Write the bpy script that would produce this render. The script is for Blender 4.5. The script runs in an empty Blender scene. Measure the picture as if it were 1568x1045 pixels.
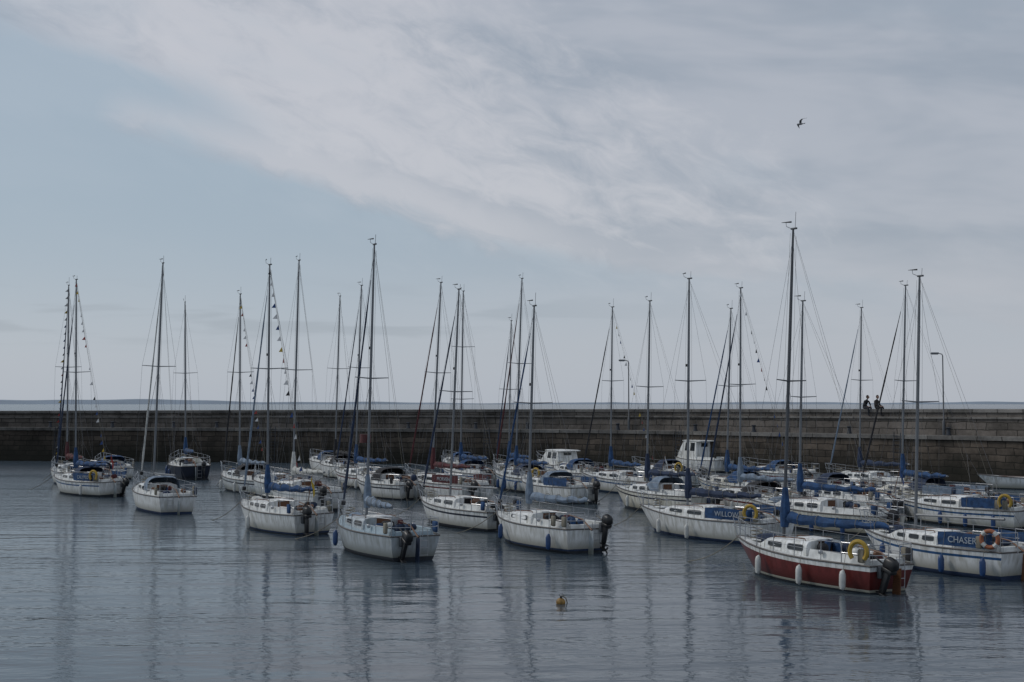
import bpy, bmesh, math, random
from mathutils import Vector, Matrix
random.seed(7)
scene = bpy.context.scene
scene.view_settings.view_transform = 'Standard'
scene.view_settings.look = 'None'
scene.view_settings.exposure = 0
COL = scene.collection
pi = math.pi

# ---------------------------------------------------------------- materials
def new_mat(name):
    m = bpy.data.materials.new(name); m.use_nodes = True
    nt = m.node_tree; b = nt.nodes['Principled BSDF']
    return m, nt, b

def mat(name, col, rough=0.5, metal=0.0, var=0.15, nscale=6.0, bump=0.0, stretch=(1, 1, 1), spec=0.5):
    m, nt, b = new_mat(name)
    tc = nt.nodes.new('ShaderNodeTexCoord')
    mp = nt.nodes.new('ShaderNodeMapping'); mp.inputs['Scale'].default_value = stretch
    nz = nt.nodes.new('ShaderNodeTexNoise'); nz.inputs['Scale'].default_value = nscale
    nz.inputs['Detail'].default_value = 2
    rp = nt.nodes.new('ShaderNodeValToRGB')
    rp.color_ramp.elements[0].position = 0.3; rp.color_ramp.elements[1].position = 0.7
    rp.color_ramp.elements[0].color = tuple(max(0, c * (1 - var)) for c in col) + (1,)
    rp.color_ramp.elements[1].color = tuple(min(1, c * (1 + var * 0.6)) for c in col) + (1,)
    L = nt.links.new
    L(tc.outputs['Object'], mp.inputs[0]); L(mp.outputs[0], nz.inputs['Vector'])
    L(nz.outputs[0], rp.inputs[0]); L(rp.outputs[0], b.inputs['Base Color'])
    b.inputs['Roughness'].default_value = rough; b.inputs['Metallic'].default_value = metal
    b.inputs['Specular IOR Level'].default_value = spec
    if bump > 0:
        bp = nt.nodes.new('ShaderNodeBump'); bp.inputs['Strength'].default_value = bump
        bp.inputs['Distance'].default_value = 0.05
        L(nz.outputs[0], bp.inputs['Height']); L(bp.outputs[0], b.inputs['Normal'])
    return m

def gel(name, col, rough=0.35, dirt=.64):
    """painted / gelcoat hull: streaky grime, yellow-brown scum near the waterline"""
    m, nt, b = new_mat(name); L = nt.links.new
    tc = nt.nodes.new('ShaderNodeTexCoord')
    oi = nt.nodes.new('ShaderNodeObjectInfo')
    va = nt.nodes.new('ShaderNodeVectorMath'); va.operation = 'ADD'
    L(tc.outputs['Object'], va.inputs[0])
    vs_ = nt.nodes.new('ShaderNodeMath'); vs_.operation = 'MULTIPLY'; L(oi.outputs['Random'], vs_.inputs[0]); vs_.inputs[1].default_value = 40
    cb = nt.nodes.new('ShaderNodeCombineXYZ'); L(vs_.outputs[0], cb.inputs[0]); L(cb.outputs[0], va.inputs[1])
    mp = nt.nodes.new('ShaderNodeMapping'); mp.inputs['Scale'].default_value = (5, 5, 0.9)
    nz = nt.nodes.new('ShaderNodeTexNoise'); nz.inputs['Scale'].default_value = 1.6; nz.inputs['Detail'].default_value = 4
    L(va.outputs[0], mp.inputs[0]); L(mp.outputs[0], nz.inputs['Vector'])
    rp = nt.nodes.new('ShaderNodeValToRGB')
    rp.color_ramp.elements[0].position = 0.34; rp.color_ramp.elements[1].position = 0.60
    rp.color_ramp.elements[0].color = (col[0] * dirt, col[1] * (dirt - .01), col[2] * (dirt - .05), 1)
    rp.color_ramp.elements[1].color = (*col, 1)
    L(nz.outputs[0], rp.inputs[0])
    sp = nt.nodes.new('ShaderNodeSeparateXYZ'); L(tc.outputs['Object'], sp.inputs[0])
    ad = nt.nodes.new('ShaderNodeMath'); ad.operation = 'MULTIPLY_ADD'
    L(nz.outputs[0], ad.inputs[0]); ad.inputs[1].default_value = -0.4; L(sp.outputs['Z'], ad.inputs[2])
    mr = nt.nodes.new('ShaderNodeMapRange'); L(ad.outputs[0], mr.inputs[0])
    mr.inputs[1].default_value = -0.12; mr.inputs[2].default_value = 0.20
    mr.inputs[3].default_value = 0.85; mr.inputs[4].default_value = 0.0
    mx = nt.nodes.new('ShaderNodeMix'); mx.data_type = 'RGBA'
    L(mr.outputs[0], mx.inputs['Factor']); L(rp.outputs[0], mx.inputs['A'])
    mx.inputs['B'].default_value = (col[0] * .34, col[1] * .32, col[2] * .24, 1)
    L(mx.outputs['Result'], b.inputs['Base Color'])
    b.inputs['Roughness'].default_value = rough
    return m

M = dict(
    white=gel('gelcoat_white', (.80, .81, .81)),
    dull=gel('gelcoat_dull', (.62, .66, .68), .5),
    cream=gel('gelcoat_cream', (.70, .68, .61)),
    grey=gel('gelcoat_grey', (.46, .50, .53)),
    red=gel('paint_red', (.15, .028, .026)),
    navy=gel('paint_navy', (.018, .024, .045)),
    blue=gel('paint_blue', (.03, .10, .24)),
    anti=mat('antifouling_dark', (.03, .035, .045), .8),
    antib=mat('antifouling_blue', (.025, .045, .10), .8),
    antir=mat('antifouling_red', (.12, .03, .025), .8),
    deck=mat('deck_nonslip', (.60, .61, .60), .7, var=.3, nscale=3),
    deckb=mat('deck_blue_grey', (.33, .41, .46), .7, var=.15, nscale=3),
    glass=mat('window_dark', (.02, .025, .03), .12),
    alu=mat('mast_aluminium', (.18, .19, .205), .5, .3, nscale=2),
    alud=mat('mast_dark', (.10, .105, .115), .5, .3, nscale=2),
    steel=mat('stainless_rail', (.42, .43, .45), .3, .8),
    wire=mat('rigging_wire', (.14, .14, .15), .5, .3),
    cblue=mat('canvas_blue', (.018, .060, .155), .85, var=.45, nscale=5, bump=.5),
    cnavy=mat('canvas_navy', (.02, .035, .075), .85, var=.35, nscale=5, bump=.5),
    cmar=mat('canvas_maroon', (.08, .018, .022), .85, var=.3, nscale=5, bump=.5),
    cgrey=mat('canvas_grey', (.17, .22, .29), .85, var=.3, nscale=5, bump=.5),
    cblk=mat('canvas_black', (.02, .02, .024), .85, var=.3, nscale=5, bump=.5),
    sail=mat('sailcloth', (.5, .5, .48), .8, var=.25, nscale=7, bump=.4),
    wood=mat('varnished_wood', (.15, .065, .03), .5, var=.4, nscale=8, stretch=(1, 8, 8)),
    black=mat('black_plastic', (.015, .015, .017), .4),
    rub=mat('rubbing_strake', (.10, .09, .085), .6),
    yellow=mat('lifebuoy_yellow', (.42, .27, .035), .6),
    orange=mat('lifebuoy_orange', (.33, .11, .05), .6),
    fblue=mat('fender_blue', (.02, .06, .17), .4),
    fwhite=mat('fender_white', (.55, .55, .53), .4),
    rope=mat('rope', (.22, .20, .16), .9),
    flagr=mat('flag_red', (.30, .035, .03), .8), flagy=mat('flag_yellow', (.5, .35, .04), .8),
    flagb=mat('flag_blue', (.02, .06, .2), .8), flagw=mat('flag_white', (.6, .6, .6), .8),
    letter=mat('lettering_white', (.36, .40, .44), .6), letterb=mat('lettering_blue', (.02, .06, .2), .6),
    radar=mat('radar_cover', (.10, .03, .03), .7),
)

# ---------------------------------------------------------------- mesh builder
class MB:
    def __init__(s): s.v = []; s.f = []; s.m = []; s.mats = []
    def mi(s, m):
        if m not in s.mats: s.mats.append(m)
        return s.mats.index(m)
    def add(s, vs, fs, m):
        o = len(s.v); k = s.mi(m)
        s.v += [Vector(v) for v in vs]
        for f in fs: s.f.append([i + o for i in f]); s.m.append(k)
    def loft(s, rings, m, closed=True, cap=True):
        n = len(rings[0]); vs = [p for r in rings for p in r]; fs = []
        for i in range(len(rings) - 1):
            for j in range(n if closed else n - 1):
                a = i * n + j; b = i * n + (j + 1) % n
                fs.append([a, b, b + n, a + n])
        if cap:
            fs.append(list(range(n))[::-1]); fs.append([(len(rings) - 1) * n + j for j in range(n)])
        s.add(vs, fs, m)
    def tube(s, pts, r, m, seg=6, flat=1.0):
        pts = [Vector(p) for p in pts]; n = len(pts)
        rr = r if isinstance(r, (list, tuple)) else [r] * n
        rings = []; u = None
        for i, p in enumerate(pts):
            t = (pts[min(i + 1, n - 1)] - pts[max(i - 1, 0)]).normalized()
            if u is None:
                u = t.cross(Vector((0, 0, 1)) if abs(t.z) < .9 else Vector((0, 1, 0))).normalized()
            else:
                u = (u - t * u.dot(t)).normalized()
            w = t.cross(u)
            rings.append([p + (u * math.cos(a) * flat + w * math.sin(a)) * rr[i] for a in [2 * pi * k / seg for k in range(seg)]])
        s.loft(rings, m)
    def rbox(s, c, size, m, r=.2, T=None, top=1.0):
        """rounded box, r relative corner, top = taper at the top"""
        c = Vector(c); sx, sy, sz = [q / 2 for q in size]; e = min(sx, sy, sz) * r
        rings = []
        for (zz, ins) in [(-sz, e), (-sz + e * .4, e * .3), (-sz + e, 0), (sz - e, 0), (sz - e * .4, e * .3), (sz, e)]:
            k = 1 + (top - 1) * (zz + sz) / (2 * sz)
            ax, ay = sx * k - ins, sy * k - ins; q = e
            ring = []
            for (cx, cy, a0) in [(1, 1, 0), (-1, 1, 90), (-1, -1, 180), (1, -1, 270)]:
                for da in (0, 45, 90):
                    a = math.radians(a0 + da)
                    v = Vector((cx * (ax - q) + q * math.cos(a), cy * (ay - q) + q * math.sin(a), zz))
                    if T: v = T @ v
                    ring.append(c + v)
            rings.append(ring)
        s.loft(rings, m)
    def ball(s, c, r, m, sc=(1, 1, 1), seg=12):
        c = Vector(c); rings = []
        for i in range(1, seg // 2 + 2):
            a = pi * (i - .7) / (seg // 2 + .6)
            rings.append([c + Vector((r * sc[0] * math.sin(a) * math.cos(b), r * sc[1] * math.sin(a) * math.sin(b), r * sc[2] * math.cos(a))) for b in [2 * pi * k / seg for k in range(seg)]])
        s.loft(rings, m)
    def obj(s, name, parent=None, smooth=True, ang=38):
        me = bpy.data.meshes.new(name); me.from_pydata([tuple(v) for v in s.v], [], s.f)
        for m in s.mats: me.materials.append(m)
        me.polygons.foreach_set('material_index', s.m)
        me.polygons.foreach_set('use_smooth', [smooth] * len(s.f))
        me.update()
        if smooth: me.set_sharp_from_angle(angle=math.radians(ang))
        o = bpy.data.objects.new(name, me); COL.objects.link(o)
        if parent: o.parent = parent
        return o

def empty(name, loc, rz=0, rx=0, ry=0):
    e = bpy.data.objects.new(name, None); COL.objects.link(e)
    e.empty_display_size = .3
    e.location = loc; e.rotation_euler = (math.radians(rx), math.radians(ry), math.radians(rz))
    return e

# ---------------------------------------------------------------- boat
class Hull:
    def __init__(s, L, B, fb): s.L = L; s.B = B; s.fb = fb
    def hb(s, t):
        if t < .4: k = .74 + .26 * math.sin(pi / 2 * t / .4)
        else: k = max(.015, 1 - ((t - .4) / .6) ** 2.1)
        return s.B / 2 * k
    def sh(s, t): return s.fb * (1 + .58 * (max(0, t - .3)) ** 1.7 + .05 * (1 - t))
    def x(s, t, z=None):
        zs = s.sh(t); q = 0 if z is None else (1 - z / zs)
        return s.L * (t - .5) - .80 * q * t ** 5 + .16 * q * (1 - t) ** 8
    def P(s, t, side=1, dz=0, k=1.0): return Vector((s.x(t), side * s.hb(t) * k, s.sh(t) + dz))

def build_hull(h, top, stripe, boot, anti, deck, parent, cockpit=True, strake='rub', upper=None):
    mb = MB(); N = 24; sides = []
    bands = [anti, anti, anti, boot, top, top, stripe, upper or top]
    for i in range(N + 1):
        t = i / N; zs = h.sh(t); hb = h.hb(t)
        wl = .88 - .42 * t ** 3 - .10 * (1 - t) ** 3
        d = .12 + .25 * math.sin(pi * min(1, .15 + t * .85))
        yf = lambda z: wl + (1 - wl) * max(0, z / zs) ** .6
        lv = [(0, -d), (wl * .55, -d * .62), (wl * .94, -.06), (yf(.055), .055), (yf(.115), .115), (yf(zs * .5), zs * .5),
              (yf(zs - .2), zs - .2), (yf(zs - .13), zs - .13), (1, zs)]
        sides.append([(h.x(t, z), hb * y, z) for (y, z) in lv])
    for sd in (1, -1):
        for k in range(8):
            vs = []; fs = []
            for i in range(N + 1):
                for kk in (k, k + 1):
                    p = sides[i][kk]; vs.append((p[0], p[1] * sd, p[2]))
            for i in range(N):
                a = 2 * i
                fs.append([a, a + 2, a + 3, a + 1] if sd < 0 else [a + 1, a + 3, a + 2, a])
            mb.add(vs, fs, bands[k])
    for k in range(8):  # transom
        a, b = sides[0][k], sides[0][k + 1]
        mb.add([a, b, (b[0], -b[1], b[2]), (a[0], -a[1], a[2])], [[0, 1, 2, 3]], bands[k] if k != 6 else top)
    o = mb.obj('hull', parent, ang=50)
    bm = bmesh.new(); bm.from_mesh(o.data); bmesh.ops.remove_doubles(bm, verts=bm.verts, dist=.0005)
    bmesh.ops.recalc_face_normals(bm, faces=bm.faces); bm.to_mesh(o.data); bm.free()
    o.data.set_sharp_from_angle(angle=math.radians(45))
    # deck
    mb = MB(); c = h.B * .27; i0, i1 = 1, 9
    for i in range(N):
        t0, t1 = i / N, (i + 1) / N
        row = []
        for t in (t0, t1):
            hb = h.hb(t); z = h.sh(t) - .004; cc = min(c, hb * .7)
            row.append([(h.x(t), y, z + .035 * (1 - (y / max(hb, .01)) ** 2)) for y in (-hb * .995, -cc, cc, hb * .995)])
        for j in range(3):
            if cockpit and j == 1 and i0 <= i < i1: continue
            mb.add([row[0][j], row[1][j], row[1][j + 1], row[0][j + 1]], [[0, 1, 2, 3]], deck)
    if cockpit:
        xa, xb = h.x(i0 / N), h.x(i1 / N); zt = h.sh(.2) + .03; zf = h.fb * .3; zb = h.fb * .72; w = c
        fl = c * .45
        prof = [(-w, zt), (-w, zb), (-fl, zb), (-fl, zf), (fl, zf), (fl, zb), (w, zb), (w, zt)]
        for a, b in zip(prof[:-1], prof[1:]):
            mb.add([(xa, *a), (xb, *a), (xb, *b), (xa, *b)], [[0, 1, 2, 3]], deck)
        for xx in (xa, xb):
            mb.add([(xx, *p) for p in prof], [list(range(8))], deck)
        for sd in (1, -1):  # coaming
            mb.loft([[(x, sd * (w + dy), zt + dz) for dy, dz in ((.0, -.05), (.0, .17), (.07, .19), (.14, -.05))] for x in (xa, (xa + xb) / 2, xb + .05)], deck)
        mb.rbox((xa - .02, 0, zt + .04), (.14, 2 * w, .16), deck)
    mb.obj('deck', parent)
    mb = MB()
    for sd in (1, -1):
        mb.tube([h.P(i / 18, sd, .012) for i in range(19)], .026, M[strake], 6)
    mb.tube([h.P(0, 1, .01), h.P(0, -1, .01)], .024, M[strake], 6)
    mb.obj('gunwale', parent)

def build_cabin(h, parent, m, t0=.40, t1=.77, H0=.38, cw=.66, nwin=2, hood=None, topm=None, hatch='wood'):
    mb = MB()
    def w(s): t = t0 + (t1 - t0) * s; return min(cw * h.hb(t), cw * h.B / 2 * (1 - .12 * s)) * (1 if s < .95 else .93)
    def hh(s): return H0 * (1 - .48 * s ** 1.3) * (1 if s < .80 else max(.12, 1 - (s - .80) / .20 * .9))
    def base(s): return h.sh(t0 + (t1 - t0) * s) + .01
    rings = []
    ss = [0, .12, .25, .38, .5, .62, .75, .8, .88, .95, 1.0]
    for s in ss:
        W = w(s); H = hh(s); x = h.x(t0 + (t1 - t0) * s); z = base(s)
        half = [(W, -.03), (W * .985, H * .45), (W * .95, H * .78), (W * .86, H * .95), (W * .6, H * 1.04), (0, H * 1.1)]
        rings.append([(x, y, z + q) for y, q in half] + [(x, -y, z + q) for y, q in half[-2::-1]])
    mb.loft(rings, m, closed=False, cap=True)
    mb.obj('cabin', parent, ang=40)
    wb = MB()
    def S(s, u, sd, off=.006):
        W = w(s); H = hh(s); x = h.x(t0 + (t1 - t0) * s)
        y = W * (1 - .015 * u / .45) if u < .45 else W * (.985 - .035 * (u - .45) / .33)
        return Vector((x, sd * (y + off), base(s) + H * u))
    spans = {1: [(.12, .68)], 2: [(.06, .34), (.46, .74)], 3: [(.05, .25), (.32, .50), (.58, .74)]}[nwin]
    for sd in (1, -1):
        for (a, b) in spans:
            pts = []
            for (ca, cb, a0) in [(1, 1, 0), (-1, 1, 90), (-1, -1, 180), (1, -1, 270)]:
                for da in (0, 30, 60, 90):
                    an = math.radians(a0 + da)
                    s_ = (a + b) / 2 + ca * ((b - a) / 2 - .035) + .035 * math.cos(an)
                    u_ = .53 + cb * (.21 - .1) + .1 * math.sin(an)
                    pts.append(S(s_, u_, sd))
            wb.add(pts, [list(range(len(pts)))], M['glass'])
            wb.tube(pts + [pts[0]], .011, M['alud'], 4)
    xa = h.x(t0) - .006; zb = base(0)
    wb.add([(xa, -.27, zb - .2), (xa, .27, zb - .2), (xa, .24, zb + H0 * .98), (xa, -.24, zb + H0 * .98)], [[0, 1, 2, 3]], M[hatch])
    wb.rbox((h.x(t0) + .35, 0, zb + H0 * 1.08), (.75, .6, .06), M['deck'] if hatch != 'wood' else M['white'], .6)
    wb.rbox((h.x(t0 + (t1 - t0) * .68), 0, zb + H0 * .86), (.45, .45, .07), M['glass'], .5)
    for sd in (1, -1):   # grab rails
        wb.tube([(h.x(t0 + (t1 - t0) * s), sd * w(s) * .72, base(s) + hh(s) * 1.02 + (.05 if 0 < i < 5 else 0)) for i, s in enumerate((.1, .12, .3, .5, .68, .7))], .014, M['wood'], 5)
    wb.obj('cabin_windows', parent, ang=30)
    if hood:
        hb_ = MB(); rr = []
        for (dx, q, wf) in [(-.28, .34, .98), (0, .40, 1), (.30, .36, .97), (.75, .02, .85)]:
            W = w(0.05) * wf * 1.05; ring = []
            for k in range(11):
                a = pi * k / 10
                ring.append((h.x(t0) + dx, W * math.copysign(abs(math.cos(a)) ** .55, math.cos(a)), zb + (H0 * .35 if dx < .7 else H0 * .9) + (q + (H0 * .62 if dx < .7 else 0.03)) * math.sin(a) ** .6))
            rr.append(ring)
        hb_.loft(rr, M[hood], closed=False, cap=False)
        a, b = rr[2], rr[3]
        L_ = lambda k, f: Vector(a[k]).lerp(Vector(b[k]), f) + Vector((.012, 0, .012))
        hb_.add([L_(4, .2), L_(6, .2), L_(6, .75), L_(4, .75)], [[0, 1, 2, 3]], M['glass'])
        hb_.obj('sprayhood', parent)
    return base(.5) + hh(.5) * 1.05, H0 + zb

def bunting(mb, a, b, step=.42, size=.21, sag=.15):
    a = Vector(a); b = Vector(b); n = int((b - a).length / step); cols = ['flagw', 'flagb', 'flagw', 'flagy', 'flagb', 'cblk', 'flagr', 'flagw']
    for i in range(n):
        if random.random() < .12: continue
        f0 = (i + .2) / n; f1 = f0 + size / (b - a).length
        p = a.lerp(b, f0); q = a.lerp(b, f1)
        for r_ in (p, q): r_.z -= sag * 4 * f0 * (1 - f0)
        dn = Vector((random.uniform(-.10, .04), random.uniform(.0, .12), -.02))
        sd = Vector((-.10, .12, -.08))
        mb.add([p, q, (p + q) / 2 + sd + dn], [[0, 1, 2]], M[random.choice(cols)])
    mb.tube([a.lerp(b, k / 8) - Vector((0, 0, sag * 4 * (k / 8) * (1 - k / 8))) for k in range(9)], .006, M['rope'], 4)

def lettering(body, parent, loc, X, size, m):
    cu = bpy.data.curves.new('name_lettering', 'FONT'); cu.body = body; cu.size = size; cu.extrude = .003
    cu.align_x = 'CENTER'; cu.align_y = 'CENTER'; cu.materials.append(m); cu.resolution_u = 3
    o = bpy.data.objects.new('name_lettering', cu); COL.objects.link(o); o.parent = parent
    X = X.normalized(); Z = X.cross(Vector((0, 0, 1))).normalized(); Z = -Z if Z.y < 0 else Z
    Y = Z.cross(X).normalized()
    o.matrix_local = Matrix.Translation(loc) @ Matrix((X, Y, Z)).transposed().to_4x4()

def horseshoe(mb, c, m, R=.22, r=.06, full=False, axis=(1, 0, 0)):
    ax = Vector(axis).normalized(); u = ax.cross(Vector((0, 0, 1))).normalized(); w = Vector((0, 0, 1)); c = Vector(c)
    rng = range(0, 25) if full else range(3, 22)
    pts = [c + (u * math.sin(2 * pi * k / 24) - w * math.cos(2 * pi * k / 24) * (1 if full else 1.15)) * R for k in rng]
    mb.tube(pts, r, m, 8)
    if full:
        for k in (3, 9, 15, 21):
            mb.tube([pts[k - 1], pts[k], pts[k + 1]], r * 1.06, M['fwhite'], 8)

def outboard(parent, x, y, z, cowl='black', tilt=0):
    mb = MB(); T = Matrix.Rotation(math.radians(-tilt), 3, 'Y'); c = Vector((x, y, z))
    A = lambda v: c + T @ Vector(v)
    mb.rbox(A((-.22, 0, .33)), (.42, .27, .30), M[cowl], .55, T, top=.82)
    mb.rbox(A((-.20, 0, .14)), (.34, .22, .12), M['black'], .4, T)
    mb.rbox(A((-.17, 0, -.18)), (.17, .11, .60), M['black'], .5, T, top=1.1)
    mb.rbox(A((-.20, 0, -.50)), (.36, .15, .03), M['black'], .6, T)
    mb.tube([A((-.32, 0, -.66)), A((-.2, 0, -.66)), A((.02, 0, -.66))], [.05, .06, .02], M['black'], 8)
    mb.rbox(A((-.18, 0, -.60)), (.14, .05, .22), M['black'], .4, T)
    for k in range(3):
        a = 2 * pi * k / 3; d = Vector((0, math.cos(a), math.sin(a)))
        mb.tube([A(Vector((-.35, 0, -.66)) + d * .03), A(Vector((-.36, 0, -.66)) + d * .12)], [.035, .03], M['black'], 5, .3)
    mb.rbox(c + Vector((0, 0, 0)), (.12, .22, .30), M['alud'], .3)
    mb.tube([A((-.05, 0, .22)), A((.35, .05, .30))], [.02, .025], M['black'], 6)
    mb.obj('outboard_motor', parent)

def sailboat(x, y, L=6.2, B=2.2, H=10, rot=112, fb=.72, top=None, stripe=None, boot='anti', anti='anti', deck='deck',
             cabin=None, cover='cblue', jib=None, hood=None, dodger=None, name=None, buoy=None, fenders=None, motor=True,
             tm=.63, nwin=2, flags=None, rake=1.6, mastm='alu', H0=None, roll=0, rudder=None, tilt=0, boomrot=0, double=False,
             spr=.78, frac=.97, ensign=None, strake='rub', cradar=False, hatch='wood', upper=None, clutter=8, mz=.85):
    if H0 is None: H0 = random.uniform(.33, .41)
    if top is None: top = random.choice(['white', 'white', 'white', 'dull', 'cream'])
    if cabin is None: cabin = random.choice(['white', 'white', top if top in ('white', 'dull', 'cream') else 'white'])
    if fenders is None and random.random() < .6:
        fenders = (random.choice(['fwhite', 'fblue', 'fwhite']), random.sample((.12, .3, .48, .64), random.choice([1, 2, 3])))
    fb = fb * random.uniform(.95, 1.04)
    e = empty('sailboat', (x, y, 0), rot, roll if roll else random.uniform(-1.5, 1.5), random.uniform(-.6, .6))
    h = Hull(L, B, fb)
    if rudder is None: rudder = random.choice(['grey', 'wood', 'grey', 'cnavy'])
    build_hull(h, M[top], M[stripe or top], M[boot], M[anti], M[deck], e, strake=strake, upper=M[upper] if upper else None)
    ctop, caft = build_cabin(h, e, M[cabin], H0=H0, nwin=nwin, hood=hood, hatch=hatch)
    xm = h.x(tm); zm = ctop - .05; tr = math.tan(math.radians(rake))
    mp = lambda z: Vector((xm - (z - zm) * tr, 0, z))
    st = M['steel']
    if H:
        mb = MB(); r = .047 if H < 10.8 else .052
        zs_ = [zm - .1, zm + (H - zm) * .3, zm + (H - zm) * .6, zm + (H - zm) * .85, H]
        mb.tube([mp(z) for z in zs_], [r, r, r, r * .85, r * .62], M[mastm], 8)
        mb.rbox(mp(zm), (.22, .18, .10), M['alud'], .3)
        sps = [.54 + random.uniform(-.04, .02)] if not double else [.38, .68]
        for sp in sps:
            z = zm + (H - zm) * sp
            for sd in (1, -1):
                mb.tube([mp(z), mp(z) + Vector((-.12, sd * spr, .03))], [.024, .015], M[mastm], 5)
        t = mp(H)
        mb.rbox(t + Vector((-.03, 0, .02)), (.22, .06, .05), M['alud'], .3)
        mb.tube([t + Vector((-.08, 0, 0)), t + Vector((-.1, 0, random.uniform(.2, .5)))], .008, M['wire'], 4)
        mb.tube([t, t + Vector((.22, .05, .10)), t + Vector((.24, .05, .22))], .008, M['wire'], 4)
        wd = random.uniform(-.3, .3)
        mb.tube([t + Vector((.36, .05 + wd * .2, .22)), t + Vector((.08, .05 - wd * .2, .22))], [.006, .025], M['black'], 4)
        if random.random() < .5:
            mb.rbox(mp(zm + (H - zm) * .62) + Vector((.09, 0, 0)), (.08, .08, .1), M['black'], .3)
        if cradar:
            q = mp(H * .36)
            mb.tube([q + Vector((.3, 0, -.14)), q + Vector((.3, 0, .14))], .19, M['radar'], 14)
            mb.tube([q + Vector((0, 0, -.05)), q + Vector((.3, 0, -.16))], .03, M['alud'], 5)
        mb.obj('mast', e)
        # standing rigging
        mb = MB(); R = .0045
        fs = mp(zm + (H - zm) * frac); bow = h.P(.985, 0, .03)
        mb.tube([fs, bow], R, M['wire'], 4)
        stn = h.P(0, 0, .05)
        mb.tube([t, Vector((stn.x + .8, 0, 2.6))], R, M['wire'], 4)
        for sd in (1, -1):
            mb.tube([Vector((stn.x + .8, 0, 2.6)), h.P(0.01, sd * .8, .03)], R, M['wire'], 4)
            chain = h.P(tm - .02, sd, .02, .93)
            z = zm + (H - zm) * sps[-1]; tip = mp(z) + Vector((-.12, sd * spr, .03))
            z1 = zm + (H - zm) * sps[0]
            mb.tube([fs, tip, chain], R, M['wire'], 4)
            for dt in (-.07, .05):
                mb.tube([mp(z1 - .1), h.P(tm + dt, sd, .02, .93)], R, M['wire'], 4)
        mb.tube([mp(H - .1) + Vector((.09, .02, 0)), mp(zm + .3) + Vector((.16, .08, 0))], .0045, M['rope'], 4)
        mb.tube([mp(H - .2) + Vector((-.09, -.04, 0)), mp(zm + .3) + Vector((-.12, -.10, 0))], .0045, M['rope'], 4)
        mb.tube([mp(H - .05), Vector((h.x(.1), 0, zm + .55))], .004, M['rope'], 4)
        mb.obj('rigging', e)
        if jib:
            mb = MB(); n = 12; pts = [bow.lerp(fs, .06 + .84 * k / n) for k in range(n + 1)]
            mb.tube(pts, [.03] + [.052 - .032 * (k / n) + .006 * math.sin(k * 2.1) for k in range(1, n)] + [.012], M[jib], 7)
            mb.tube([bow.lerp(fs, .04), bow.lerp(fs, .055)], .08, M['black'], 8)
            mb.obj('furled_headsail', e)
        # boom + stowed sail
        mb = MB(); zb = zm + .46; xe = h.x(.09)
        br = Matrix.Rotation(math.radians(boomrot), 3, 'Z'); m0 = mp(zb)
        bp = lambda f, dz=0, dy=0: m0 + br @ Vector(((xe - m0.x) * f, dy, .02 + .10 * f + dz))
        mb.tube([bp(0.01), bp(1)], .04, M['alu'], 6)
        mb.obj('boom', e)
        if cover:
            mb = MB(); n = 18; rings = []; ph = random.uniform(0, 6)
            for k in range(n + 1):
                f = k / n; w_ = (.125 - .05 * f + .016 * math.sin(f * 19 + ph)); hgt = .29 - .15 * f + .03 * math.sin(f * 23 + ph * 2)
                if k in (0, n): w_ *= .6; hgt *= .7
                sagz = -.05 * math.sin(f * pi) + .018 * math.sin(f * 29 + ph)
                ring = []
                for j in range(10):
                    a = 2 * pi * j / 10
                    ring.append(bp(.02 + .95 * f, -.05 + sagz + hgt * .5 + hgt * .55 * math.sin(a), w_ * math.cos(a) * (1 - .35 * max(0, math.sin(a))) + .02 * math.sin(f * 15 + ph)))
                rings.append(ring)
            mb.loft(rings, M[cover])
            mb.tube([mp(zb - .15) + Vector((-.02, 0, 0)), mp(zb + .2) + Vector((-.03, 0, 0)), mp(zb + .55) + Vector((-.02, 0, 0)), mp(zb + .95)], [.11, .15, .12, .07], M[cover], 8)
            for f in (.15, .32, .5, .68, .85):
                cc = bp(f, -.05 + .11 - .05 * f)
                ring = [cc + br @ Vector((0, (.145 - .05 * f) * math.cos(2 * pi * j / 10), (.175 - .07 * f) * math.sin(2 * pi * j / 10))) for j in range(11)]
                mb.tube(ring, .009, M['rope'], 4)
            mb.obj('sail_cover', e)
    # rails
    mb = MB(); hr = .54
    def PT(t, sd, dz, k=.95): return h.P(t, sd, dz, k)
    bowx = h.x(1.0)
    for lv in (hr, hr * .52):
        mb.tube([PT(.86, 1, lv), Vector((h.x(.94), h.hb(.94) * .9 + .03, h.sh(.94) + lv + .02)), Vector((bowx + .10 * (lv / hr), 0.10, h.sh(1) + lv + .02)), Vector((bowx + .10 * (lv / hr), -0.10, h.sh(1) + lv + .02)), Vector((h.x(.94), -h.hb(.94) * .9 - .03, h.sh(.94) + lv + .02)), PT(.86, -1, lv)], .013, st, 5)
    for sd in (1, -1):
        for t_ in (.86, .94, .985): mb.tube([PT(t_, sd, 0), PT(t_, sd, hr + .01) if t_ < .98 else Vector((bowx + .09, sd * .1, h.sh(1) + hr + .02))], .012, st, 5)
        for t_ in (.26, .42, .57, .72): mb.tube([PT(t_, sd, 0), PT(t_, sd, hr)], .012, st, 5)
        for lv in (hr - .01, hr * .5):
            mb.tube([PT(t_, sd, lv) for t_ in (.15, .26, .42, .57, .72, .86)], .0055, st, 4)
        for t_ in (.01, .15): mb.tube([PT(t_, sd, 0), PT(t_, sd, hr)], .013, st, 5)
        for lv in (hr, hr * .52):
            mb.tube([PT(.15, sd, lv), PT(.01, sd, lv), Vector((h.x(0) - .05, sd * h.hb(0) * .75, h.sh(0) + lv)), Vector((h.x(0) - .06, sd * .2, h.sh(0) + lv))], .013, st, 5)
        mb.tube([Vector((h.x(0) - .06, sd * .2, h.sh(0))), Vector((h.x(0) - .06, sd * .2, h.sh(0) + hr))], .013, st, 5)
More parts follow.
